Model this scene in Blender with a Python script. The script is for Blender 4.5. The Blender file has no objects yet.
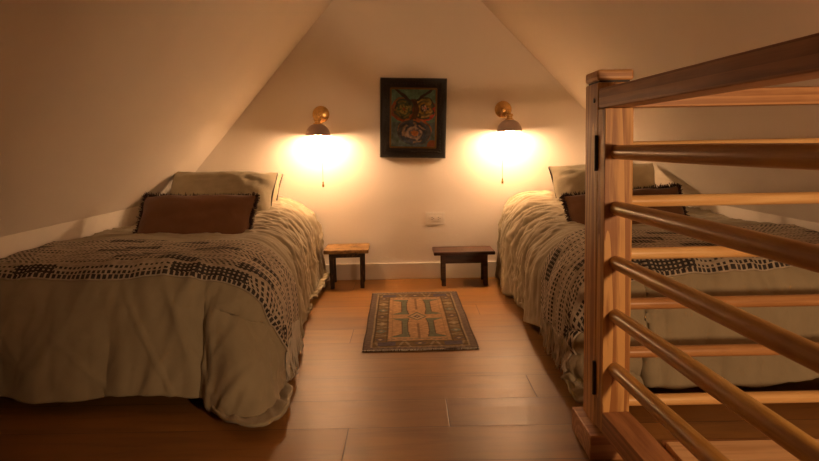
import bpy, bmesh, math, random
from mathutils import Vector, Matrix, noise
random.seed(7)
PI = math.pi
C = bpy.context.scene.collection
SC = bpy.context.scene

# ------------------------------------------------------------------ materials
class NT:
    """small wrapper for building node trees"""
    def __init__(s, name):
        s.m = bpy.data.materials.new(name); s.m.use_nodes = True
        s.t = s.m.node_tree; s.b = s.t.nodes['Principled BSDF']
        s.x = -300
    def n(s, typ, **kw):
        k = s.t.nodes.new(typ)
        for a, v in kw.items(): setattr(k, a, v)
        return k
    def l(s, a, b): s.t.links.new(a, b)
    def put(s, sock, v):
        if hasattr(v, 'links') or isinstance(v, bpy.types.NodeSocket): s.l(v, sock)
        else: sock.default_value = v
    def math(s, op, a, b=None, c=None):
        k = s.n('ShaderNodeMath', operation=op)
        s.put(k.inputs[0], a)
        if b is not None: s.put(k.inputs[1], b)
        if c is not None: s.put(k.inputs[2], c)
        return k.outputs[0]
    def mix(s, f, a, b, typ='MIX'):
        k = s.n('ShaderNodeMix', data_type='RGBA', blend_type=typ)
        s.put(k.inputs[0], f); s.put(k.inputs[6], a); s.put(k.inputs[7], b)
        return k.outputs[2]
    def coord(s, kind='Object', scale=(1,1,1), rot=(0,0,0), loc=(0,0,0)):
        t = s.n('ShaderNodeTexCoord'); m = s.n('ShaderNodeMapping')
        m.inputs['Scale'].default_value = scale; m.inputs['Rotation'].default_value = rot; m.inputs['Location'].default_value = loc
        s.l(t.outputs[kind], m.inputs['Vector']); return m.outputs[0]
    def noise(s, vec, scale=5, detail=4, rough=.55, dist=0):
        k = s.n('ShaderNodeTexNoise'); s.l(vec, k.inputs['Vector'])
        k.inputs['Scale'].default_value = scale; k.inputs['Detail'].default_value = detail
        k.inputs['Roughness'].default_value = rough; k.inputs['Distortion'].default_value = dist
        return k.outputs['Fac']
    def ramp(s, f, stops):
        k = s.n('ShaderNodeValToRGB'); s.l(f, k.inputs[0]); e = k.color_ramp.elements
        e[0].position, e[0].color = stops[0][0], (*stops[0][1], 1)
        e[1].position, e[1].color = stops[-1][0], (*stops[-1][1], 1)
        for p, c in stops[1:-1]:
            q = e.new(p); q.color = (*c, 1)
        return k.outputs[0]
    def bump(s, h, strength=.2, dist=.01):
        k = s.n('ShaderNodeBump'); s.l(h, k.inputs['Height'])
        k.inputs['Strength'].default_value = strength; k.inputs['Distance'].default_value = dist
        s.l(k.outputs[0], s.b.inputs['Normal'])
    def base(s, c): s.put(s.b.inputs['Base Color'], c)
    def set(s, rough=.6, metal=0., spec=.5):
        s.b.inputs['Roughness'].default_value = rough; s.b.inputs['Metallic'].default_value = metal
        s.b.inputs['Specular IOR Level'].default_value = spec
        return s.m

def m_paint(name, col, rough=.7):
    k = NT(name); v = k.coord()
    f = k.noise(v, 3, 3)
    k.base(k.ramp(f, [(.3, tuple(c*.97 for c in col)), (.7, col)]))
    k.bump(k.noise(v, 180, 2), .06, .004)
    return k.set(rough, 0, .3)

def m_wood(name, light, dark, axis='z', rough=.4, spec=.45, ring=1.0, figure=False):
    """long-grained timber; grain runs along the given object axis"""
    k = NT(name)
    sc = {'x': (1.2, 26, 26), 'y': (26, 1.2, 26), 'z': (26, 26, 1.2)}[axis]
    sc2 = {'x': (2, 9, 9), 'y': (9, 2, 9), 'z': (9, 9, 2)}[axis]
    v = k.coord(scale=sc); v2 = k.coord(scale=sc2)
    a = k.noise(v, 2.2, 5, .65, .4); b = k.noise(v2, 1.3, 2, .5, 1.5*ring)
    f = k.math('ADD', k.math('MULTIPLY', a, .6), k.math('MULTIPLY', b, .4))
    mid = tuple((x+y)/2 for x, y in zip(light, dark))
    if figure:                                         # arched growth rings of a flat-sawn board
        s3 = {'x': (.9, 15, 15), 'y': (15, .9, 15), 'z': (15, 15, .9)}[axis]
        l3 = {'x': (-.3, .35, .3), 'y': (.35, -.3, .3), 'z': (.35, .3, -.3)}[axis]
        wv = k.n('ShaderNodeTexWave', wave_type='RINGS', rings_direction='SPHERICAL', wave_profile='SAW')
        k.l(k.coord(scale=s3, loc=l3), wv.inputs['Vector'])
        wv.inputs['Scale'].default_value = 1.15; wv.inputs['Distortion'].default_value = 2.2
        wv.inputs['Detail'].default_value = 2; wv.inputs['Detail Scale'].default_value = .9
        f = k.math('ADD', k.math('MULTIPLY', f, .80), k.math('MULTIPLY', wv.outputs['Fac'], .20))
    k.base(k.ramp(f, [(.42, dark), (.49, mid), (.55, light)]))
    k.bump(a, .12, .003)
    return k.set(rough, 0, spec)

def m_cloth(name, col, var=.12, rough=.9, weave=420):
    k = NT(name); v = k.coord()
    f = k.noise(v, 9, 4)
    k.base(k.ramp(f, [(.3, tuple(c*(1-var) for c in col)), (.7, col)]))
    w = k.noise(v, weave, 2)
    k.bump(w, .15, .002)
    k.b.inputs['Sheen Weight'].default_value = .15
    return k.set(rough, 0, .15)

def m_metal(name, col, rough=.3):
    k = NT(name); f = k.noise(k.coord(), 40, 3)
    k.base(k.ramp(f, [(.3, tuple(c*.8 for c in col)), (.7, col)]))
    return k.set(rough, 1)

def m_plain(name, col, rough=.5, spec=.4):
    k = NT(name); f = k.noise(k.coord(), 60, 3)
    k.base(k.ramp(f, [(.3, tuple(c*.92 for c in col)), (.7, col)]))
    return k.set(rough, 0, spec)

def m_vcol(name, rough=.9, bumps=(300, .2, .003), spec=.15):
    k = NT(name); a = k.n('ShaderNodeVertexColor', layer_name='Col')
    v = k.coord()
    n = k.noise(v, 55, 4, .7)
    k.base(k.mix(.55, a.outputs[0], k.ramp(n, [(.25, (.45, .45, .45)), (.75, (1.25, 1.25, 1.25))]), 'MULTIPLY'))
    k.bump(k.noise(v, bumps[0], 3), bumps[1], bumps[2])
    return k.set(rough, 0, spec)

def m_floor():
    k = NT('oak plank flooring')
    v = k.coord()
    sp = k.n('ShaderNodeSeparateXYZ'); k.l(v, sp.inputs[0]); M = k.math
    RW, PL = .2000, 1.52
    ry = M('DIVIDE', M('ADD', sp.outputs[1], 5*RW-1.96), RW); row = M('FLOOR', ry); fy = M('FRACT', ry)
    px = M('DIVIDE', M('SUBTRACT', M('ADD', sp.outputs[0], 6.08+1.056), M('MULTIPLY', row, .29)), PL)
    col = M('FLOOR', px); fx = M('FRACT', px)
    cb = k.n('ShaderNodeCombineXYZ'); k.l(row, cb.inputs[0]); k.l(col, cb.inputs[1])
    wn = k.n('ShaderNodeTexWhiteNoise', noise_dimensions='2D'); k.l(cb.outputs[0], wn.inputs['Vector'])
    dy = M('MULTIPLY', M('MINIMUM', fy, M('SUBTRACT', 1., fy)), RW); dx = M('MULTIPLY', M('MINIMUM', fx, M('SUBTRACT', 1., fx)), PL)
    seam = M('SUBTRACT', 1., M('MINIMUM', M('DIVIDE', M('MINIMUM', dx, dy), .0022), 1.))
    sh = k.n('ShaderNodeVectorMath', operation='MULTIPLY_ADD')
    k.l(wn.outputs['Color'], sh.inputs[0]); sh.inputs[1].default_value = (3.1, 1.7, 0); k.l(v, sh.inputs[2])
    mp2 = k.n('ShaderNodeMapping'); mp2.inputs['Scale'].default_value = (1.6, 11, 1); k.l(sh.outputs[0], mp2.inputs[0])
    g = k.noise(mp2.outputs[0], 2.0, 6, .6, .6)
    tone = k.ramp(wn.outputs['Value'], [(0, (.26, .115, .026)), (.5, (.305, .14, .034)), (1, (.35, .168, .044))])
    c = k.mix(.75, tone, k.ramp(g, [(.28, (.6, .55, .5)), (.5, (.95, .95, .95)), (.7, (1.12, 1.10, 1.06))]), 'MULTIPLY')
    c = k.mix(seam, c, (.06, .03, .014, 1))
    k.base(c)
    k.put(k.b.inputs['Roughness'], k.math('MULTIPLY_ADD', g, .16, .34))
    h = k.math('SUBTRACT', k.math('MULTIPLY', g, .18), seam)
    k.bump(h, .22, .004)
    k.b.inputs['Specular IOR Level'].default_value = .33
    return k.m

def m_throw():
    k = NT('black and cream woven throw')
    uv = k.n('ShaderNodeUVMap', uv_map='UVMap'); sp = k.n('ShaderNodeSeparateXYZ'); k.l(uv.outputs[0], sp.inputs[0])
    U, V = sp.outputs[0], sp.outputs[1]       # metres along the length and across the width
    M = k.math
    RH = .056
    row = M('FLOOR', M('DIVIDE', V, RH)); fr = M('FRACT', M('DIVIDE', V, RH))
    blk = M('FLOOR', M('ADD', M('DIVIDE', U, .125), M('MULTIPLY', row, .43)))
    cb = k.n('ShaderNodeCombineXYZ'); k.l(row, cb.inputs[0]); k.l(blk, cb.inputs[1])
    wn = k.n('ShaderNodeTexWhiteNoise', noise_dimensions='2D'); k.l(cb.outputs[0], wn.inputs['Vector'])
    r = wn.outputs['Value']
    def sn(x, per, ph=0.): return M('SINE', M('MULTIPLY_ADD', x, 2*PI/per, ph))
    def gt(x, t): return M('GREATER_THAN', x, t)
    p1 = M('SUBTRACT', 1., M('MULTIPLY', gt(sn(U, .0155), .2), gt(sn(V, .0125), .1)))      # dense dark weave with light dots
    p2 = M('MULTIPLY', gt(sn(V, .0187), -.1), gt(sn(U, .0155), -.3))                       # rows of dashes
    p3 = M('MULTIPLY', gt(sn(M('ADD', U, M('MULTIPLY', V, .8)), .019), .1), gt(sn(V, .012), -.6))   # diagonal ribs
    p4 = M('MULTIPLY', gt(sn(V, .0187), .3), gt(sn(U, .0165), .0))                         # sparse dashes
    a = M('LESS_THAN', r, .27); b = M('LESS_THAN', r, .55); c = M('LESS_THAN', r, .78)
    def sel(f, x, y): return M('ADD', M('MULTIPLY', f, x), M('MULTIPLY', M('SUBTRACT', 1., f), y))
    pat = sel(a, p1, sel(b, p2, sel(c, p3, p4)))
    pat = sel(M('LESS_THAN', fr, .17), 0., pat)
    edge = M('LESS_THAN', V, .016)
    pat = sel(edge, M('MULTIPLY', gt(sn(U, .017), -.5), gt(V, .003)), pat)
    n = k.noise(k.coord(), 60, 4)
    dark = k.ramp(n, [(.3, (.03, .026, .025)), (.7, (.08, .07, .065))])
    lite = k.ramp(n, [(.3, (.36, .305, .235)), (.7, (.55, .47, .37))])
    k.base(k.mix(pat, lite, dark))
    k.bump(M('ADD', M('MULTIPLY', pat, .5), k.noise(k.coord(), 260, 2)), .35, .004)
    return k.set(.95, 0, .1)

MAT = {}
MAT['wall'] = m_paint('warm white wall paint', (.88, .80, .71))
MAT['trimw'] = m_paint('white trim paint', (.78, .71, .63), .45)
MAT['floor'] = m_floor()
MAT['oakz'] = m_wood('red oak upright', (.61, .335, .115), (.31, .13, .038), 'z', .45, .35, 1.0, True)
MAT['oakx'] = m_wood('red oak crosswise rail', (.56, .30, .13), (.38, .175, .07), 'x', .42, .35, 1.0, True)
MAT['oaky'] = m_wood('red oak long rail', (.46, .22, .095), (.28, .115, .045), 'y', .45, .35, 1.0, True)
MAT['pine'] = m_wood('pale turned rung', (.82, .54, .24), (.68, .40, .155), 'x', .32)
MAT['piney'] = m_wood('amber turned rung', (.56, .315, .085), (.42, .21, .05), 'y', .3)
MAT['plate'] = m_wood('pale floor plate', (.85, .57, .32), (.70, .43, .22), 'x', .36)
MAT['dstool'] = m_wood('dark walnut stain', (.085, .036, .022), (.035, .014, .009), 'x', .42)
MAT['duvet'] = m_cloth('washed olive linen', (.37, .31, .205))
MAT['sham'] = m_cloth('olive beige pillow linen', (.36, .305, .20))
MAT['sheet'] = m_cloth('white cotton sheet', (.75, .70, .62))
MAT['brown'] = m_cloth('rust brown cushion cloth', (.17, .078, .034), .2)
MAT['brownf'] = m_cloth('dark brown fringe', (.045, .018, .012), .3)
MAT['slit_shade'] = m_cloth('dark piping', (.05, .035, .025))  # dark tone stands in for the shade inside the open pillowcase end
MAT['cream'] = m_cloth('cream yarn', (.58, .52, .43))
MAT['mattress'] = m_cloth('white mattress ticking', (.55, .52, .48))
MAT['bedwood'] = m_wood('dark bed base', (.06, .035, .02), (.03, .017, .01), 'x', .5)
MAT['brass'] = m_metal('aged brass', (.80, .52, .20), .26)
MAT['taupe'] = m_plain('taupe enamel', (.50, .37, .31), .35, .5)
MAT['whitein'] = m_plain('white enamel lining', (.8, .76, .7), .5)
MAT['plastic'] = m_plain('white plastic', (.86, .80, .72), .3)
MAT['slot'] = m_plain('dark slot', (.03, .02, .015), .6)
MAT['iron'] = m_metal('dark bronze hinge', (.06, .045, .035), .45)
MAT['throw'] = m_throw()
MAT['rug'] = m_vcol('woven wool rug', .95, (420, .35, .004))
MAT['art'] = m_vcol('thick oil paint', .38, (70, .5, .006), .5)
def m_frame():
    k = NT('black brown carved frame'); v = k.coord()
    n = k.noise(v, 70, 4, .7)
    k.base(k.ramp(n, [(.35, (.006, .0045, .0035)), (.6, (.016, .011, .007)), (.8, (.055, .032, .014))]))
    k.bump(n, .5, .004)
    return k.set(.42, 0, .45)
MAT['frame'] = m_frame()
MAT['gold'] = m_metal('rubbed gilt', (.24, .14, .055), .45)
def m_worn():
    k = NT('worn ochre stool paint'); v = k.coord(scale=(8, 18, 18))
    n = k.noise(v, 1.6, 5, .75, .8)
    k.base(k.ramp(n, [(.38, (.05, .025, .012)), (.5, (.26, .14, .045)), (.66, (.42, .26, .095))]))
    k.bump(n, .2, .003)
    return k.set(.5, 0, .35)
MAT['worn'] = m_worn()
def m_wornleg():
    k = NT('worn black stool paint'); v = k.coord(scale=(30, 30, 10))
    n = k.noise(v, 1.8, 5, .7, .6)
    k.base(k.ramp(n, [(.45, (.022, .014, .009)), (.6, (.07, .035, .015)), (.72, (.28, .14, .045))]))
    return k.set(.5, 0, .35)
MAT['wornleg'] = m_wornleg()
def m_bulb():
    k = NT('lit bulb glass'); k.base((1, .8, .55, 1))
    k.b.inputs['Emission Color'].default_value = (1, .585, .30, 1)
    k.b.inputs['Emission Strength'].default_value = 190
    return k.set(.4)
MAT['bulb'] = m_bulb()

# ------------------------------------------------------------------ mesh helpers
def box(bm, x0, x1, y0, y1, z0, z1, bev=0, seg=2):
    r = bmesh.ops.create_cube(bm, size=1)
    vs = r['verts']
    for v in vs:
        v.co = Vector((x0 + (v.co.x+.5)*(x1-x0), y0 + (v.co.y+.5)*(y1-y0), z0 + (v.co.z+.5)*(z1-z0)))
    if bev:
        es = list({e for v in vs for e in v.link_edges})
        bmesh.ops.bevel(bm, geom=es, offset=bev, segments=seg, profile=.5, affect='EDGES')
def beam(bm, p0, p1, w, h, bev=.004, taper=1.0):
    """rectangular bar from p0 to p1; w sideways, h upward"""
    p0, p1 = Vector(p0), Vector(p1); d = (p1-p0); L = d.length; d.normalize()
    ref = Vector((0,0,1)) if abs(d.z) < .9 else Vector((0,1,0))
    sx = d.cross(ref).normalized(); up = sx.cross(d)
    r = bmesh.ops.create_cube(bm, size=1); vs = r['verts']
    for v in vs:
        c = v.co.copy(); t = taper if c.y > 0 else 1
        v.co = p0 + d*((c.y+.5)*L) + sx*c.x*w*t + up*c.z*h*t
    if bev:
        es = list({e for v in vs for e in v.link_edges})
        bmesh.ops.bevel(bm, geom=es, offset=bev, segments=2, profile=.5, affect='EDGES')
def tube(bm, pts, rads, seg=16, caps=True):
    pts = [Vector(p) for p in pts]
    if not hasattr(rads, '__len__'): rads = [rads]*len(pts)
    rings = []; up = None
    for i, p in enumerate(pts):
        a = pts[max(0, i-1)]; b = pts[min(len(pts)-1, i+1)]; d = (b-a).normalized()
        if up is None:
            up = Vector((0,0,1)) if abs(d.z) < .9 else Vector((0,1,0))
        sx = d.cross(up).normalized(); up = sx.cross(d).normalized()
        rings.append([bm.verts.new(p + (sx*math.cos(2*PI*k/seg) + up*math.sin(2*PI*k/seg))*rads[i]) for k in range(seg)])
    for r0, r1 in zip(rings, rings[1:]):
        for k in range(seg): bm.faces.new((r0[k], r0[(k+1)%seg], r1[(k+1)%seg], r1[k]))
    if caps:
        bm.faces.new(rings[0][::-1]); bm.faces.new(rings[-1])
def lathe(bm, prof, seg=40, mat=None):
    """profile of (radius, z) turned about z, transformed by mat"""
    mat = mat or Matrix()
    rings = []
    for r, z in prof:
        if r < 1e-5: rings.append([bm.verts.new(mat @ Vector((0,0,z)))])
        else: rings.append([bm.verts.new(mat @ Vector((r*math.cos(2*PI*k/seg), r*math.sin(2*PI*k/seg), z))) for k in range(seg)])
    for a, b in zip(rings, rings[1:]):
        for k in range(seg):
            k2 = (k+1) % seg
            if len(a) == 1 and len(b) == 1: continue
            if len(a) == 1: bm.faces.new((a[0], b[k2], b[k]))
            elif len(b) == 1: bm.faces.new((a[k], a[k2], b[0]))
            else: bm.faces.new((a[k], a[k2], b[k2], b[k]))
def link(name, bm, mat, parent=None, smooth=False, normals=True):
    if normals: bmesh.ops.recalc_face_normals(bm, faces=bm.faces)
    me = bpy.data.meshes.new(name); bm.to_mesh(me); bm.free()
    me.materials.append(mat)
    if smooth:
        me.polygons.foreach_set('use_smooth', [True]*len(me.polygons))
        if smooth == 'auto': me.set_sharp_from_angle(angle=math.radians(38))
    o = bpy.data.objects.new(name, me); C.objects.link(o)
    if smooth == 'auto': o.modifiers.new('weighted normals', 'WEIGHTED_NORMAL').keep_sharp = True
    if parent: o.parent = parent
    return o
def thing(name, label, cat, loc=(0,0,0), rotz=0, group=None):
    o = bpy.data.objects.new(name, None); C.objects.link(o)
    o.location = loc; o.rotation_euler = (0,0,rotz); o.empty_display_size = .1
    o['label'] = label; o['category'] = cat
    if group: o['group'] = group
    return o
def tag(o, label, cat, group=None):
    o['label'] = label; o['category'] = cat
    if group: o['group'] = group
    return o
def struct(o): o['kind'] = 'structure'; return o
def grid_mesh(name, nu, nv, fn, mat, parent=None, col=None, uv=None, thick=0):
    vs = []; cs = []; uvs = []
    for j in range(nv+1):
        for i in range(nu+1):
            vs.append(fn(i/nu, j/nv))
            if col: cs.append(col(i/nu, j/nv))
            if uv: uvs.append(uv(i/nu, j/nv))
    fs = [(j*(nu+1)+i, j*(nu+1)+i+1, (j+1)*(nu+1)+i+1, (j+1)*(nu+1)+i) for j in range(nv) for i in range(nu)]
    me = bpy.data.meshes.new(name); me.from_pydata(vs, [], fs); me.materials.append(mat)
    if col:
        a = me.color_attributes.new('Col', 'FLOAT_COLOR', 'POINT')
        a.data.foreach_set('color', [x for c in cs for x in (*c, 1)])
    if uv:
        l = me.uv_layers.new(name='UVMap')
        l.data.foreach_set('uv', [x for f in fs for i in f for x in uvs[i]])
    me.polygons.foreach_set('use_smooth', [True]*len(fs))
    o = bpy.data.objects.new(name, me); C.objects.link(o)
    if parent: o.parent = parent
    if thick:
        s = o.modifiers.new('thickness', 'SOLIDIFY'); s.thickness = abs(thick); s.offset = 1 if thick > 0 else -1
    return o
def sstep(a, b, x):
    t = min(1, max(0, (x-a)/(b-a))); return t*t*(3-2*t)
def fbm(x, y=0, z=0, o=3):
    return noise.fractal(Vector((x, y, z)), 1.0, 2.0, o)
def ridge(x, y, z=0):
    return 1-2*abs(noise.noise(Vector((x, y, z))))

# ------------------------------------------------------------------ the room
YB = 3.831; YF = -1.6
XL, ZL = -1.41, .515          # left knee wall and its height
XR, ZR = 1.54, .482           # right knee wall
AX, AZ = -.022, 2.117         # ridge
def slab(name, quad, mat, th, n):
    """a thick panel: quad is the room side, n points out of the room"""
    bm = bmesh.new(); n = Vector(n).normalized()*th
    a = [bm.verts.new(q) for q in quad]; b = [bm.verts.new(Vector(q)+n) for q in quad]
    bm.faces.new(a); bm.faces.new(b[::-1])
    for i in range(len(a)):
        j = (i+1) % len(a); bm.faces.new((a[i], b[i], b[j], a[j]))
    return struct(link(name, bm, mat))
slab('floor', [(XL,YF,0),(XR,YF,0),(XR,YB,0),(XL,YB,0)], MAT['floor'], .12, (0,0,-1))
gable = lambda y: [(XL,y,0),(XR,y,0),(XR,y,ZR),(AX,y,AZ),(XL,y,ZL)]
slab('wall_back', gable(YB), MAT['wall'], .1, (0,1,0))
slab('wall_front', gable(YF), MAT['wall'], .1, (0,-1,0))
slab('wall_left', [(XL,YF,0),(XL,YB,0),(XL,YB,ZL),(XL,YF,ZL)], MAT['wall'], .1, (-1,0,0))
slab('wall_right', [(XR,YF,0),(XR,YB,0),(XR,YB,ZR),(XR,YF,ZR)], MAT['wall'], .1, (1,0,0))
slab('ceiling', [(XL,YF,ZL),(XL,YB,ZL),(AX,YB,AZ),(AX,YF,AZ)], MAT['wall'], .1, (-1.154,0,1))
slab('ceiling', [(XR,YF,ZR),(XR,YB,ZR),(AX,YB,AZ),(AX,YF,AZ)], MAT['wall'], .1, (1.047,0,1))
bm = bmesh.new(); box(bm, XL, XR, YB-.017, YB, 0, .098, .004)
struct(link('baseboard_back', bm, MAT['trimw'], smooth='auto'))
bm = bmesh.new(); box(bm, .655, 1.53, 1.40, 1.60, 0, .022, .006)
struct(link('trim_1', bm, MAT['plate'], smooth='auto'))
bm = bmesh.new(); box(bm, .655, 1.53, 1.601, 1.628, 0, .012, .005)
struct(link('trim_2', bm, MAT['oakx'], smooth='auto'))

# ------------------------------------------------------------------ beds and bedding
class Bed: pass
def make_bed(side):
    B = Bed(); B.side = side
    left = side == 'left'
    B.s = 1 if left else -1; B.xw = XL+.012 if left else XR-.012
    B.yh = 3.80; B.seed = 3.7 if left else 41.3
    uface = (lambda y: .835 + .127*sstep(3.4, 2.0, y)) if left else (lambda y: .985 + .015*sstep(3.4, 2.0, y))
    B.L = 3.80-1.965                                   # where the foot face hangs
    RF = .12
    def rad(y): return .205
    def ztop(u, y):
        z = .436 - .012*sstep(2.5, 2.9, y)
        e = sstep(.42, .70, u)*sstep(3.05, 3.5, y)
        z += .075*e                                    # duvet bunched up beside the pillows
        z += .012*fbm(u*3+B.seed, y*3, 0, 2)
        z -= .010*sstep(2.3, 1.95, y)
        return z
    def flare(ang):
        if left: return .07 + .64*math.exp(-((ang-.97)/.46)**2)
        return .04 + .30*math.exp(-((ang-.85)/.45)**2)
    def dmax(ang):
        r = .205 + (RF-.205)*math.sin(ang)**2
        return r*PI/2 + (.425-r)/math.cos(flare(ang)) + (.045 if left else .06)*math.sin(2*ang)
    B.dmax = dmax
    def M(a, b):
        y0 = B.yh-b
        r = rad(y0)
        ur = uface(max(y0, 1.965))-r; vr = B.L-RF
        du, dv = max(0, a-ur), max(0, b-vr)
        d = math.hypot(du, dv)
        u, v = min(a, ur), min(b, vr)
        zt = ztop(u, B.yh-v)
        if d < 1e-6: return Vector((B.xw+B.s*u, B.yh-v, zt))
        nu, nv = du/d, dv/d
        ang = math.atan2(nv, nu)
        corner = math.sin(2*ang)
        r = r + (RF-r)*math.sin(ang)**2
        arc = r*PI/2
        if d < arc: out, down = r*math.sin(d/r), r*(1-math.cos(d/r))
        else:
            k = d-arc; fl = flare(ang)
            out, down = r+k*math.sin(fl), r+k*math.cos(fl)
        t = (v if nv == 0 else vr + ang*.22 + (ur-u))
        f = sstep(.04, .42, d)
        if nv == 0:   A, fr = (.030-.010*sstep(2.9, 3.4, y0), 5.5)
        elif nu == 0: A, fr = (.034, 6.0)
        else:         A, fr = (.030+.012*corner, 5.5)
        w = fbm(t*fr+B.seed, d*.8, 1.7, 3)
        out += A*f*w + .012*f*noise.noise(Vector((t*14+B.seed, d*1.6, 9)))
        if not left and corner > 0: out += .016*corner*sstep(.25, .4, d)*math.sin(d*70+3*noise.noise(Vector((ang*2, d*3, 1))))
        z = zt-down
        fz = .010 + .010*(1+noise.noise(Vector((t*9, d*6, 4))))
        if z < fz:
            ex = fz-z
            out += ex*.9; z = fz + .006*math.sin(min(PI, ex*25))
        bend = .85 if left else 1.0                    # the corner flares more towards the foot
        return Vector((B.xw+B.s*(u+nu*(out if nv == 0 else min(out, r+.05)+(out-min(out, r+.05))*bend)), B.yh-(v+nv*out), z))
    def W(a, b):
        """small wrinkles of the linen, a height along the surface normal"""
        y = B.yh-b
        ur = uface(y)-rad(y)
        side_ = sstep(ur-.05, ur+.1, a); foot = sstep(B.L-.16, B.L-.02, b)
        head = sstep(2.3, 3.1, y)
        w = .006*fbm(a*6+B.seed, b*6, 3, 3)
        # long creases that run down the side, more of them towards the head
        q = .5*a+b
        w += side_*(1-foot)*(.010*head+.004)*ridge(b*19+1.5*fbm(a*5, b*3, 5, 2), a*3.2, 1+B.seed)
        w += side_*(1-foot)*.0065*head*ridge(b*36+a*9, a*9, 6)
        # creases on the top, more towards the pillows
        w += (1-side_)*(1-foot)*(.008*head+.002)*ridge(a*7+b*4, b*12-a*3, 7+B.seed)
        # soft upright folds across the foot
        w += foot*.012*ridge(a*7+1.2*fbm(b*3, a*2, 8, 2), b*1.8, B.seed)
        w += foot*.004*ridge(a*17+b*6, b*7, 5)
        w += foot*(.003 if left else .009)*ridge(a*15+1.2*fbm(b*2, a*3, 4, 2), b*1.1, 31+B.seed)*(1-sstep(B.L, B.L+.30, b))
        def cr(x, y, z): return max(0, 1-5*abs(noise.noise(Vector((x, y, z)))))**2
        w += foot*.007*cr(a*4+b*2.2, b*1.3, 11+B.seed) + foot*.005*cr(a*6-b*3, b*2.5, 17+B.seed)
        w += (1-foot)*.008*head*cr(a*6+b*2, b*9, 21+B.seed)
        return w
    def S(a, b, off=0.):
        e = .004
        p = M(a, b); n = (M(a+e, b)-p).cross(M(a, b+e)-p)
        if B.s > 0: n = -n
        n.normalize()
        p = p+n*(W(a, b)+off)
        if p.z < .004: p.z = .004
        return p
    B.S = S; B.uface = uface; B.rad = rad; B.ztop = ztop
    return B
LB, RB = make_bed('left'), make_bed('right')

def bed_frame(B, label):
    x0 = B.xw; x1 = B.xw + B.s*(B.uface(3.8)-.11)
    xa, xb = min(x0, x1), max(x0, x1)
    ya, yb = 2.09, YB-.03
    r = thing('bed', label, 'bed', ((xa+xb)/2, (ya+yb)/2, 0))
    ox, oy = (xa+xb)/2, (ya+yb)/2
    hx, hy = (xb-xa)/2, (yb-ya)/2
    bm = bmesh.new(); box(bm, -hx, hx, -hy, hy, .11, .19, .008); link('bed_frame', bm, MAT['bedwood'], r, 'auto')
    bm = bmesh.new(); box(bm, -hx+.012, hx-.012, -hy+.01, hy-.01, .19, .375, .05, 4); link('mattress', bm, MAT['mattress'], r, 'auto')
    for a in (-1, 1):
        for b in (-1, 1):
            bm = bmesh.new(); box(bm, a*(hx-.05)-.03, a*(hx-.05)+.03, b*(hy-.06)-.03, b*(hy-.06)+.03, 0, .11, .004)
            link('leg', bm, MAT['bedwood'], r, 'auto')
    return r
bl = bed_frame(LB, 'single bed with dark low base against the left knee wall')
brt = bed_frame(RB, 'single bed with dark low base behind the wooden balustrade')

def duvet(B, label):
    left = B.side == 'left'
    def amax(b):
        y = B.yh-b
        y_ = max(y, 1.965)
        zt = B.ztop(.8, y_)
        r = B.rad(y_); full = B.uface(y_)-r + r*PI/2 + zt-r
        if left: lift = .0 - .03*sstep(2.6, 3.2, y) + .02*sstep(2.5, 2.2, y)
        else:    lift = .085*sstep(2.95, 2.3, y)*(1-sstep(2.0, 1.9, y))
        return full - lift + .012*noise.noise(Vector((b*3, B.seed, 0))) 
    def bmax(a):
        full = B.L-.12+.12*PI/2+.426-.12
        ur = B.uface(1.965)-.205
        return full - .035 + .016*fbm(a*5+B.seed, 0, 0, 2) + .10*sstep(ur+.0, ur+.14, a)
    def fn(i, j):
        b = j*bmax(.4); a = i*amax(b); b = j*bmax(a); a = i*amax(b)
        ur = B.uface(1.965)-.205; vr = B.L-.12
        if a > ur and b > vr:
            du, dv = a-ur, b-vr; d = math.hypot(du, dv); an = math.atan2(dv, du); m = B.dmax(an)
            full = min((amax(b)-ur)/max(1e-4, math.cos(an)), (bmax(a)-vr)/max(1e-4, math.sin(an)))
            if full > m: a = ur+du*m/full; b = vr+dv*m/full
        return B.S(a, b)
    o = grid_mesh('duvet', 230, 320, fn, MAT['duvet'], thick=.010 if B.s < 0 else -.010)
    # solidify must thicken inwards on both sides
    return tag(o, label, 'duvet', None)
def sheet_corner(r):
    o = r.location
    pts = [Vector(p)-o for p in ((-.80,3.812,.53),(-.72,3.815,.505),(-.66,3.815,.465),(-.612,3.812,.428),(-.67,3.808,.41),(-.78,3.808,.40))]
    bm = bmesh.new()
    a = [bm.verts.new(p) for p in pts]; b = [bm.verts.new(p+Vector((0,.008,0))) for p in pts]
    bm.faces.new(a); bm.faces.new(b[::-1])
    for i in range(len(a)):
        j = (i+1) % len(a); bm.faces.new((a[i], b[i], b[j], a[j]))
    q = link('sheet', bm, MAT['sheet'], r); q['label'] = 'white sheet corner showing past the duvet'
sheet_corner(bl)
duvet(LB, 'olive linen duvet on the left bed, its corner pooling on the floor')
duvet(RB, 'olive linen duvet on the right bed behind the wooden rungs')

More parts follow.
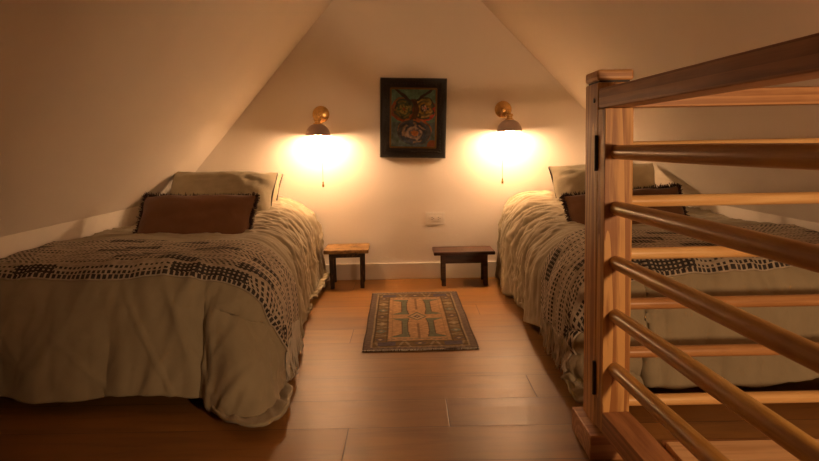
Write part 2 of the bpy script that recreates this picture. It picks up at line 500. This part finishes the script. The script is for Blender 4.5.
def throw(B, label, y_near, y_far, skew):
    left = B.side == 'left'
    b1 = B.yh-y_near; b0 = B.yh-y_far
    a1 = B.uface(2.3)-.205+.205*PI/2+(.075 if left else .085)
    a0 = .012
    def ab(i, j):
        a = a0+(a1-a0)*i
        b = b1+(b0-b1)*j + skew*(1-i) + .012*fbm(i*4, j*2, B.seed, 2)*(1 if j in (0, 1) else 1)
        return a, b
    off = .012
    o = grid_mesh('throw_blanket', 170, 80, lambda i, j: B.S(*ab(i, j), off), MAT['throw'],
                  uv=lambda i, j: ((a1-a0)*i, (b1-b0)*j), thick=.005 if B.s > 0 else -.005)
    tag(o, label, 'blanket')
    bm = bmesh.new()
    N = 92
    for k in range(N):
        j = (k+.5)/N
        a, b = ab(1, j)
        L = random.uniform(.105, .15); sw = random.uniform(-.016, .016); ph = random.uniform(0, 6)
        pts = []
        for q in range(8):
            f = q/7
            lift = off+.004+.004*math.sin(f*5+ph)*f
            pts.append(B.S(a-.006+L*f, b+sw*f+.004*math.sin(f*6+ph), lift))
        tube(bm, pts, [.0024, .0026, .0026, .0025, .0024, .0024, .0022, .0015], 5)
    f = link('fringe', bm, MAT['cream'], o, True); f['label'] = 'cream knotted yarn fringe'
    return o
throw(LB, 'black and cream woven throw with fringe across the left bed', 1.96, 2.44, -.03)
throw(RB, 'black and cream woven throw with fringe across the right bed, behind the post', 1.945, 2.49, -.03)

def pillow_pt(w, h, t, p, q, side, seed, wr):
    pinch = 1-.055*(1-abs(q)**2.0)*0
    ex = w/2*p*(1-.05*(1-q*q)*abs(p)**3); ey = h/2*q*(1-.07*(1-p*p)*abs(q)**3)
    ex += .010*noise.noise(Vector((p*1.5+seed, q*2, 31)))*abs(p); ey += .012*noise.noise(Vector((p*2.2+seed, q*1.5, 57)))*abs(q)
    k = max(0, (1-abs(p)**3.2)*(1-abs(q)**3.2))
    z = t/2*k**.62
    z *= 1+.10*fbm(p*1.6+seed, q*1.6, 0, 2)
    edge = 1-abs(p)**6
    z += wr*k**.5*(ridge(p*3.2+seed+q, q*5, side)+.5*ridge(p*7+q*3, q*4+seed, side)) + wr*1.2*k**.5*sstep(.45, .95, abs(p))*ridge(p*2+seed, q*4.5+p, 9)
    return Vector((ex, ey, side*z))
def pillow(name, w, h, t, mat, M, seed=1., wr=.004, nu=54, nv=34):
    vs = []; idx = {}
    fs = []
    for side in (1, -1):
        for j in range(nv+1):
            for i in range(nu+1):
                bd = i in (0, nu) or j in (0, nv)
                key = (i, j, 1 if bd else side)
                if key in idx: continue
                # denser near the seam
                p = math.sin((i/nu-.5)*PI); q = math.sin((j/nv-.5)*PI)
                idx[key] = len(vs)
                v = pillow_pt(w, h, t, p, q, side, seed, wr)
                if bd: v.z = .006*noise.noise(Vector((p*4+seed, q*4, 3)))
                vs.append(v)
        g = lambda i, j: idx[(i, j, 1 if (i in (0, nu) or j in (0, nv)) else side)]
        for j in range(nv):
            for i in range(nu):
                f = (g(i, j), g(i+1, j), g(i+1, j+1), g(i, j+1))
                fs.append(f if side > 0 else f[::-1])
    me = bpy.data.meshes.new(name); me.from_pydata(vs, [], fs); me.materials.append(mat)
    me.polygons.foreach_set('use_smooth', [True]*len(fs))
    o = bpy.data.objects.new(name, me); C.objects.link(o); o.matrix_world = M
    return o
def lean(loc, back, twist=0, roll=0):
    """pillow frame: x across, y up the pillow, z out of its front; leaning back, turned by twist about the vertical"""
    return Matrix.Translation(loc) @ Matrix.Rotation(twist, 4, 'Z') @ Matrix.Rotation(PI/2-back, 4, 'X') @ Matrix.Rotation(roll, 4, 'Z')
def hem(o, w, h, t, sx):
    """open end of a pillowcase: a flat hem lip with dark shadow line of piping"""
    bm = bmesh.new()
    pts = []
    n = 14
    for k in range(n+1):
        q = -1+2*k/n
        pts.append((sx*w/2*(1-.05*(1-q*q)), h/2*q*.97, 0))
    tube(bm, pts, .0045, 8)
    a = link('edging', bm, MAT['slit_shade'], o, True); a['label'] = 'dark piping standing in for the shaded slit at the open end'
def brush(o, w, h, seed, dens=300):
    bm = bmesh.new(); rnd = random.Random(seed)
    def P(s):
        s *= 4; k = int(s) % 4; f = s-int(s)
        p, q = [(-1+2*f, -1), (1, -1+2*f), (1-2*f, 1), (-1, 1-2*f)][k]
        return p, q, [(0,-1), (1,0), (0,1), (-1,0)][k]
    for i in range(dens*4):
        s = (i+rnd.random())/(dens*4)
        p, q, nrm = P(s % 1.0)
        v = Vector((w/2*p*(1-.05*(1-q*q)*abs(p)**3), h/2*q*(1-.07*(1-p*p)*abs(q)**3), 0))
        L = rnd.uniform(.007, .013); t = Vector((nrm[0], nrm[1], 0))
        tip = v + t*L + Vector((rnd.uniform(-.008, .008), rnd.uniform(-.008, .008), rnd.uniform(-.012, .012)))
        z = rnd.uniform(-.006, .006)
        tube(bm, [v-t*.006+Vector((0,0,z)), (v+tip)/2+Vector((0,0,z+rnd.uniform(-.004,.004))), tip+Vector((0,0,z))], [.0022, .0022, .0012], 4)
    a = link('fringe', bm, MAT['brownf'], o, True); a['label'] = 'dark brushed fringe'
# left bed
p = pillow('pillow', .57, .40, .19, MAT['sham'], lean((-1.008, 3.40, .518), .66, .03, -.03), 2.2, .011)
tag(p, 'plump olive linen pillow leaning behind the brown cushion on the left bed', 'pillow', 'olive bed pillows'); hem(p, .57, .40, .17, 1)
p = pillow('pillow', .55, .38, .15, MAT['sham'], lean((-1.008, 3.60, .512), .72, .0, .0), 5.1, .004)
tag(p, 'rearmost olive pillow on the left bed, its edge showing behind the plump one', 'pillow', 'olive bed pillows'); hem(p, .55, .38, .15, 1)
p = pillow('cushion', .515, .33, .13, MAT['brown'], lean((-.965, 2.86, .470), .75, .05, -.03), 7.7, .0025)
tag(p, 'oblong rust brown cushion with dark fringe on the left bed', 'cushion', 'fringed brown cushions'); brush(p, .515, .33, 3)
# right bed
p = pillow('pillow', .57, .40, .17, MAT['sham'], lean((1.06, 3.42, .520), .66, -.03, .02), 9.4, .010)
tag(p, 'plump olive linen pillow leaning behind the brown cushion on the right bed', 'pillow', 'olive bed pillows'); hem(p, .57, .40, .17, -1)
p = pillow('cushion', .53, .30, .13, MAT['brown'], lean((.985, 2.88, .458), .66, -.12, .10), 12.9, .0025)
tag(p, 'oblong rust brown cushion with dark fringe on the right bed, half behind the post', 'cushion', 'fringed brown cushions'); brush(p, .53, .30, 8)

# ------------------------------------------------------------------ wall lamps
def sconce(xp, zp, xd, zrim, yaw, xc, label):
    r = thing('wall_sconce', label, 'lamp', (xp, YB, zp), 0, 'brass wall sconces')
    out = Matrix.Rotation(PI/2, 4, 'X')             # local z -> -y (out of the wall)
    bm = bmesh.new(); lathe(bm, [(0,0),(.048,0),(.050,.004),(.050,.009),(.046,.015),(.030,.021),(.013,.024),(.013,.032),(0,.033)], 48, out)
    link('backplate', bm, MAT['brass'], r, 'auto')
    dy = -.128; dx = xd-xp; top = zrim-zp+.072
    bm = bmesh.new()
    tube(bm, [(0,-.028,0),(0,-.05,0),(dx*.3,-.070,-.002),(dx*.75,dy*.93,-.010),(dx,dy,-.022),(dx,dy,top+.018)], .008, 16)
    bmesh.ops.create_uvsphere(bm, u_segments=20, v_segments=12, radius=.014, matrix=Matrix.Translation((0,-.045,0)))
    link('arm', bm, MAT['brass'], r, 'auto')
    T = Matrix.Translation((dx, dy, zrim-zp))
    bm = bmesh.new()
    lathe(bm, [(0,.100),(.010,.100),(.019,.096),(.021,.090),(.021,.084),(.017,.082),(.017,.072),(.024,.069),(.026,.062)], 36, T)
    link('socket_cup', bm, MAT['brass'], r, 'auto')
    R0 = .071; prof = []
    for k in range(15):
        a = PI/2*(k/14); prof.append((R0*math.sin(a)*1.0 if k else .001, .068*math.cos(a)))
    prof.append((R0+.0015, -.003)); prof.append((R0-.002, -.003))
    bm = bmesh.new(); lathe(bm, prof, 56, T)
    sh = link('lamp_shade', bm, MAT['taupe'], r, True)
    inn = [((R0-.003)*math.sin(PI/2*k/14) if k else .001, .064*math.cos(PI/2*k/14)-.0015) for k in range(15)]
    bm = bmesh.new(); lathe(bm, inn[::-1], 56, T)
    link('shade_lining', bm, MAT['whitein'], sh, True)
    bm = bmesh.new()
    lathe(bm, [(0,-.003),(.012,-.001),(.021,.006),(.0245,.016),(.022,.027),(.014,.040),(.012,.052),(0,.052)], 28, T @ Matrix.Translation((0,0,-.015)))
    b = link('bulb', bm, MAT['bulb'], r, True); b['label'] = 'glowing warm bulb'
    bm = bmesh.new(); cx = xc-xp; z0 = zrim-zp+.010; z1 = .593-zp
    n = 46
    for k in range(n):
        z = z0+(z1-z0)*k/(n-1)
        bmesh.ops.create_icosphere(bm, subdivisions=1, radius=.0021, matrix=Matrix.Translation((cx, dy, z)))
    tube(bm, [(cx,dy,z0),(cx,dy,z1)], .0007, 5)
    ch = link('pull_chain', bm, MAT['brass'], r, True)
    bm = bmesh.new(); lathe(bm, [(0,.012),(.0035,.011),(.0045,.006),(.003,.002),(.0055,-.002),(.0065,-.010),(.0055,-.018),(0,-.020)], 16, Matrix.Translation((cx,dy,z1)))
    link('pull_knob', bm, MAT['brass'], ch, True)
    return r
sconce(-.513, .997, -.518, .872, 0, -.497, 'brass wall sconce with taupe dome shade, left of the dark painting')
sconce(.565, 1.005, .583, .876, 0, .541, 'brass wall sconce with taupe dome shade, right of the dark painting')

# ------------------------------------------------------------------ painting
def painting():
    cx, cz = .0325, .964; w, h = .390, .466
    r = thing('framed_painting', 'abstract painting of swirling circles in wide black carved frame on back wall', 'painting', (cx, YB-.002, cz))
    r.rotation_euler = (0, math.radians(1.9), 0)
    fw = .066; d = .034
    bm = bmesh.new()
    prof = [(0,0),(0,.024),(.006,.032),(.018,.034),(.028,.029),(.044,.026),(.052,.020),(.058,.020),(.062,.014)]
    ring = []
    for (o_, y) in prof:
        ring.append([bm.verts.new((sx*(w/2-o_), -y, sz*(h/2-o_))) for sx, sz in ((-1,-1),(1,-1),(1,1),(-1,1))])
    for a, b in zip(ring, ring[1:]):
        for k in range(4): bm.faces.new((a[k], a[(k+1)%4], b[(k+1)%4], b[k]))
    bm.faces.new(ring[0][::-1])
    # carved beads along the moulding
    for sx, sz, L, ax in ((0,1,w,'x'),(0,-1,w,'x'),(1,0,h,'z'),(-1,0,h,'z')):
        n = int((L-.05)/.017)
        for k in range(n):
            t = -L/2+.03+(L-.06)*k/(n-1)
            p = (t, -.029, sz*(h/2-.036)) if ax == 'x' else (sx*(w/2-.036), -.029, t)
            S = Matrix.Diagonal((1.5,.8,.9,1)) if ax == 'x' else Matrix.Diagonal((.9,.8,1.5,1))
            bmesh.ops.create_icosphere(bm, subdivisions=1, radius=.006, matrix=Matrix.Translation(p) @ S)
    link('frame', bm, MAT['frame'], r, 'auto')
    bm = bmesh.new()
    iw, ih = w/2-.060, h/2-.060
    for x0, x1, z0, z1 in ((-iw-.004,-iw+.006,-ih,ih),(iw-.006,iw+.004,-ih,ih),(-iw,iw,ih-.006,ih+.004),(-iw,iw,-ih-.004,-ih+.006)):
        box(bm, x0, x1, -.023, -.010, z0, z1, .002)
    g = link('gilt_slip', bm, MAT['gold'], r, 'auto'); g['label'] = 'thin rubbed gilt inner edge'
    iw -= .002; ih -= .002
    def col(i, j):
        x = (i-.5)*2; y = (j-.5)*2*1.28               # x -1..1, y -1.28..1.28
        x += .06*fbm(x*2, y*2, 1, 3); y += .06*fbm(x*2, y*2, 5, 3)
        n = fbm(x*5, y*5, 3, 3)
        c = Vector((.12, .24, .17)) + Vector((.05, .10, .08))*n
        if y < -.2: c = Vector((.09, .14, .14)) + Vector((.05, .06, .08))*n
        def rings(cx, cy, R, cols, asp=1.):
            nonlocal c
            th = math.atan2(y-cy, x-cx); q = math.hypot((x-cx)/asp, y-cy)/R
            q0 = q; q = min(.999, max(0, q+.10*math.sin(th+cx*5)+  .10*fbm(x*2.6+cx*9, y*2.6, 7, 3)))
            if q0 < 1:
                k = int(q*len(cols)*.999); f = q*len(cols)-k
                pick = lambda k: cols[(k+int(1.6*abs(noise.noise(Vector((math.cos(th)*1.1+cx*5, math.sin(th)*1.1, k*1.7))))*2)) % len(cols)]
                a = Vector(pick(k)); b = Vector(pick(k+1))
                c = a.lerp(b, sstep(.6, 1, f))
                c = c*(1.25+.8*fbm(th*2.2+cx*7, q*6, 2, 3))
        rings(-.46, .38, .54, [(.24,.05,.02),(.11,.10,.03),(.25,.19,.05),(.06,.085,.04),(.16,.13,.04),(.03,.05,.035),(.17,.08,.03)])
        rings(.50, .40, .52, [(.38,.04,.02),(.40,.30,.20),(.05,.05,.05),(.26,.16,.03),(.10,.08,.03),(.28,.20,.05),(.04,.05,.03)])
        rings(.06, -.60, .62, [(.30,.09,.03),(.34,.13,.04),(.10,.09,.10),(.26,.20,.15),(.035,.04,.06),(.20,.14,.09),(.03,.045,.07),(.06,.07,.08)], 1.2)
        # dark strokes that drop from the upper corners and the middle
        s1 = abs((y-1.05)+(abs(x)-.2)*-.75+.35*0)
        if y > .75 and abs(abs(x)-(.12+(y-.75)*1.35)) < .10: c = Vector((.035,.028,.02))
        if abs(x-.02-.10*math.sin(y*4)) < .11 and -.05 < y < .85: c = Vector((.075,.038,.018))*(1+.5*n)
        if abs(math.hypot(x-.85, y+1.15)-.0) < .2: c = Vector((.26,.07,.025))
        return tuple(max(.004, v) for v in c)
    cv = grid_mesh('canvas', 110, 140, lambda i, j: ((i-.5)*2*iw, -.013-.0016*fbm(i*26, j*30, 0, 2), (j-.5)*2*ih), MAT['art'], r, col)
painting()

# ------------------------------------------------------------------ outlets
def outlet(name, label, mat):
    r = thing(name, label, 'outlet', (0,0,0), 0, 'wall outlets'); r.matrix_world = mat
    bm = bmesh.new(); box(bm, -.058, .058, -.0045, 0, -.037, .037, .002); link('cover_plate', bm, MAT['plastic'], r, 'auto')
    bm = bmesh.new(); box(bm, -.036, .036, -.0068, -.003, -.018, .018, .003)
    s = link('socket_face', bm, MAT['plastic'], r, 'auto')
    for sx in (-.019, .019):
        bm = bmesh.new()
        for dz in (-.006, .006): box(bm, sx-.004, sx+.004, -.0078, -.0060, dz-.0012, dz+.0012)
        bmesh.ops.create_cone(bm, cap_ends=True, segments=12, radius1=.0025, radius2=.0025, depth=.0018,
            matrix=Matrix.Translation((sx+.0095, -.0069, 0)) @ Matrix.Rotation(PI/2, 4, 'X'))
        link('slots', bm, MAT['slot'], s)
    return r
outlet('wall_outlet', 'white sideways wall outlet on the back wall above the stools', Matrix.Translation((.154, YB, .365)))
outlet('wall_outlet', 'white wall outlet low on the right knee wall behind the rungs', Matrix.Translation((XR, 3.365, .40)) @ Matrix.Rotation(-PI/2, 4, 'Z'))

# ------------------------------------------------------------------ stools
def stool_worn():
    r = thing('stool', 'small stool with worn ochre top and black legs beside the left bed', 'stool', (-.364, 3.68, 0), math.radians(1.5), 'small wooden stools')
    bm = bmesh.new(); box(bm, -.128, .126, -.125, .125, .203, .226, .005)
    link('seat', bm, MAT['worn'], r, 'auto')
    bm = bmesh.new()
    for y in (-.080, .080): box(bm, -.088, .086, y-.009, y+.009, .176, .200, .002)
    for x in (-.085, .083): box(bm, x-.008, x+.008, -.08, .08, .170, .200, .002)
    link('apron', bm, MAT['wornleg'], r, 'auto')
    for sx in (-1, 1):
        for sy in (-1, 1):
            bm = bmesh.new(); beam(bm, (sx*.088, sy*.084, .200), (sx*.085-.0, sy*.088, 0), .020, .022, .003, .85)
            link('leg', bm, MAT['wornleg'], r, 'auto')
def stool_dark():
    r = thing('stool', 'long low dark brown stool with deep front board beside the right bed', 'stool', (.308, 3.685, 0), math.radians(.6), 'small wooden stools')
    bm = bmesh.new(); box(bm, -.176, .172, -.108, .100, .180, .200, .004)
    link('seat', bm, MAT['dstool'], r, 'auto')
    for y in (-.070, .070):
        bm = bmesh.new(); box(bm, -.125, .120, y-.008, y+.008, .128, .180, .002)
        link('apron', bm, MAT['dstool'], r, 'auto')
    for sx in (-1, 1):
        for sy in (-1, 1):
            bm = bmesh.new(); beam(bm, (sx*.120, sy*.070, .180), (sx*.120, sy*.074, 0), .018, .022, .003)
            link('leg', bm, MAT['dstool'], r, 'auto')
stool_worn(); stool_dark()

# ------------------------------------------------------------------ rug
def rug():
    W_, L_ = .458, .985
    TAN = Vector((.42, .245, .125)); GRN = Vector((.135, .150, .105)); BRD = Vector((.16, .10, .045)); OUT = Vector((.20, .145, .11))
    CRM = Vector((.42, .32, .20)); PUR = Vector((.105, .075, .07)); DK = Vector((.07, .042, .025))
    def col(i, j):
        x = (i-.5)*W_; y = (j-.5)*L_; ax = abs(x); ay = abs(y)
        ex = W_/2-ax; ey = L_/2-ay; e = min(ex, ey)
        n = noise.noise(Vector((x*60, y*60, 0)))
        if e < .006: c = DK.lerp(PUR, .5)
        elif e < .030:
            t = y if ex < ey else x
            c = OUT.lerp(PUR, .75 if math.sin(t*2*PI/.022) > .3 else .15)
        elif e < .036: c = CRM*.8
        elif ex < .098 and ex < ey+.02 or ey < .12:
            side = ex < .098 and ex < ey*1.0+.0 and ey > .10
            c = BRD.copy()
            t = y if side else x; s = (ex-.067) if side else (ey-.078)
            per = .118 if side else .125
            k = math.floor(t/per+.5); f = t-k*per
            if abs(f)+abs(s)*1.2 < .030: c = [PUR, Vector((.15,.17,.14)), CRM*.75][int(k) % 3]
            if abs(f)+abs(s)*1.2 < .012: c = CRM*.9
            if abs(abs(f)-.05-.25*s) < .005: c = CRM*.65
            if abs(abs(s)-.026) < .003: c = DK
            if not side and abs(ax-.135) < .035 and abs(s) < .026: c = PUR.lerp(Vector((.08,.07,.13)), .5)
        else:
            fx = ax; fy = ay                              # field, mirrored in both axes
            c = TAN*(1+.10*math.sin(y*420))
            hw = W_/2-.098
            # green bracket, open to the outside
            y0, y1 = .035, .325
            yy = (fy-y0)/(y1-y0)
            if 0 < yy < 1:
                tail = max(0, 1-min(yy, 1-yy)/.16)
                inner = .036+.010*math.sin(yy*PI); outer = .074 + .075*tail**1.6
                edge = min(fx-inner, outer-fx)
                if edge > 0 and not (tail > .0 and fx > .074 and (min(yy, 1-yy)/.16) > (1-(fx-.074)/.05)):
                    c = GRN.copy()
                    if edge < .004: c = DK
            if fx/.046+fy/.075 < 1: c = CRM.lerp(TAN, .4); 
            if fx/.046+fy/.075 < 1 and fx/.036+fy/.06 > 1: c = GRN.lerp(DK, .3)
            if fx/.018+fy/.03 < 1: c = PUR
            if fx/.007+fy/.012 < 1: c = CRM
            if fx < .004 and fy > .12 and fy < .36: c = DK.lerp(TAN, .4)
            if abs(fx-.115) < .003: c = TAN*.75
            if fy > .345 and abs(math.sin(fx*130))*.02 > fy-.345: c = GRN.lerp(TAN, .4)
        return tuple(c*.82*(1+.28*n))
    def fn(i, j):
        x = (i-.5)*W_*(1+.012*noise.noise(Vector((j*5, 1, 0)))); y = (j-.5)*L_ + .006*noise.noise(Vector((i*6, j*2, 3)))
        e = min(i, 1-i, j*2, (1-j)*2)
        z = .007 + .0015*noise.noise(Vector((i*5, j*9, 2))) + (.004*noise.noise(Vector((i*7, 8, 1))) if j < .02 else 0)
        return (x, y, max(.006, z))
    o = grid_mesh('rug', 128, 270, fn, MAT['rug'], None, col, thick=-.005)
    o.location = (.026, 2.935, 0); o.rotation_euler = (0, 0, math.radians(.9))
    tag(o, 'small patterned tribal rug with green brackets on tan field on the floor', 'rug')
    for s in (-1, 1):
        bm = bmesh.new(); rnd = random.Random(5+s)
        for k in range(150):
            x = -W_/2+W_*(k+rnd.random())/150
            y = s*(L_/2-.002); L = rnd.uniform(.006, .012)
            tube(bm, [(x, y, .007), (x+rnd.uniform(-.003,.003), y+s*L, .004)], [.0013, .0009], 4)
        f = link('fringe', bm, MAT['cream'], o, True); f['label'] = 'short cream fringe at the rug end'
rug()

# ------------------------------------------------------------------ newel post, balustrade and gate
PX0, PX1, PY0, PY1 = .471, .558, 1.602, 1.712
def newel():
    r = thing('newel_post', 'square red oak newel post with flat cap in front of the right bed', 'post', ((PX0+PX1)/2, (PY0+PY1)/2, 0))
    ox, oy = (PX0+PX1)/2, (PY0+PY1)/2; hx, hy = (PX1-PX0)/2, (PY1-PY0)/2
    bm = bmesh.new(); box(bm, -hx, hx, -hy, hy, 0, .948, .004)
    s = link('shaft', bm, MAT['oakz'], r, 'auto')
    bm = bmesh.new(); bmesh.ops.create_cone(bm, cap_ends=True, segments=20, radius1=.006, radius2=.006, depth=.003,
        matrix=Matrix.Translation((-hx-.0008, -hy+.028, .905)) @ Matrix.Rotation(PI/2, 4, 'Y'))
    q = link('screw_plug', bm, MAT['iron'], s); 
    bm = bmesh.new(); box(bm, -hx-.001, hx+.002, -hy-.001, hy+.001, .953, .979, .006, 3)
    link('cap', bm, MAT['oakx'], r, 'auto')
    bm = bmesh.new(); box(bm, -hx+.006, hx-.006, -hy+.006, hy-.006, .946, .955)
    link('cap_neck', bm, MAT['slot'], r)
    bm = bmesh.new(); box(bm, .444-ox, .590-ox, 1.545-oy, 1.73-oy, 0, .066, .004)
    link('base_block', bm, MAT['oakx'], r, 'auto')
newel()
def rail():
    y = 1.652
    r = thing('balustrade', 'fixed oak balustrade with pale round rungs running right from the newel post', 'railing', (PX1, y, 0))
    def slope_x(z): return (1.54 if z < ZR else XR-(z-ZR)*(XR-AX)/(AZ-ZR))-.02-PX1
    bm = bmesh.new(); box(bm, .001, slope_x(.932)-.005, -.030, .020, .886, .930, .004)
    link('top_rail', bm, MAT['oakx'], r, 'auto')
    for z in (.786, .647, .510, .376, .245, .113):
        bm = bmesh.new(); R0 = .0152; L = slope_x(z+R0)
        tube(bm, [(.001,0,z),(.02,0,z),(L*.5,0,z),(L,0,z)], [R0, R0, R0*1.03, R0], 28)
        link('rung', bm, MAT['pine'] if z != .376 and z != .245 else MAT['pine2'], r, 'auto')
MAT['pine2'] = m_wood('reddish turned rung', (.50, .26, .105), (.38, .18, .065), 'x', .32)
rail()
def gate():
    ang = math.atan(.055)
    r = thing('gate', 'hinged oak gate with amber round rungs swung towards the viewer from the newel post', 'gate', (.5045, 1.594, 0), ang)
    # local -y runs towards the viewer
    L = .96
    bm = bmesh.new(); box(bm, -.036, .034, -.052, 0, .075, .882, .003); link('stile', bm, MAT['oakz'], r, 'auto')
    bm = bmesh.new(); box(bm, -.036, .034, -L-.052, -L, .075, .882, .003); link('stile', bm, MAT['oakz'], r, 'auto')
    bm = bmesh.new(); box(bm, -.034, .036, -L-.055, .004, .883, .932, .005); link('top_rail', bm, MAT['oaky'], r, 'auto')
    bm = bmesh.new(); box(bm, -.037, .032, -L+.001, -.053, .075, .130, .003); link('bottom_rail', bm, MAT['oaky'], r, 'auto')
    for z in (.776, .641, .508, .375, .240):
        bm = bmesh.new(); tube(bm, [(-.006,-.0525,z),(-.006,-.07,z),(-.006,-L*.5,z),(-.006,-L+.0005,z)], [.0165, .0172, .0190, .0172], 32)
        link('rung', bm, MAT['piney'], r, 'auto')
    for z in (.774, .200):
        bm = bmesh.new(); box(bm, -.0385, -.0365, -.008, .006, z-.042, z+.042, .0005)
        tube(bm, [(-.0395, -.001, z-.044), (-.0395, -.001, z+.044)], .0042, 12)
        h = link('hinge', bm, MAT['iron'], r, 'auto'); h['label'] = 'dark bronze hinge'
gate()

# ------------------------------------------------------------------ light, camera
l = bpy.data.lights.new('stairwell_lamp', 'SPOT'); l.color = (1, .60, .31); l.energy = 22; l.shadow_soft_size = .06
l.spot_size = math.radians(88); l.spot_blend = .6
o = bpy.data.objects.new('stairwell_lamp', l); C.objects.link(o); o.location = (.95, -.30, .75)
o.rotation_euler = (Vector((.75, 1.8, .32))-o.location).to_track_quat('-Z', 'Y').to_euler()
w = bpy.data.worlds.new('World'); SC.world = w; w.use_nodes = True
w.node_tree.nodes['Background'].inputs[0].default_value = (1, .6, .35, 1); w.node_tree.nodes['Background'].inputs[1].default_value = .01

F = 640.; P = math.radians(5.74); RL = math.radians(1.1)
cam = bpy.data.cameras.new('camera'); co = bpy.data.objects.new('camera', cam); C.objects.link(co)
cam.sensor_width = 36; cam.sensor_fit = 'HORIZONTAL'; cam.lens = 36*F/819; cam.shift_y = -20/819; cam.clip_start = .02
fw = Vector((0, math.cos(P), -math.sin(P))); r0 = Vector((1,0,0)); u0 = r0.cross(fw)
rt = r0*math.cos(RL)-u0*math.sin(RL); up = rt.cross(fw)
m = Matrix((( rt.x, up.x, -fw.x, 0), (rt.y, up.y, -fw.y, 0), (rt.z, up.z, -fw.z, .8), (0,0,0,1)))
co.matrix_world = m
SC.camera = co
SC.view_settings.view_transform = 'Standard'; SC.view_settings.look = 'None'
SC.view_settings.exposure = 1.8; SC.view_settings.gamma = 1
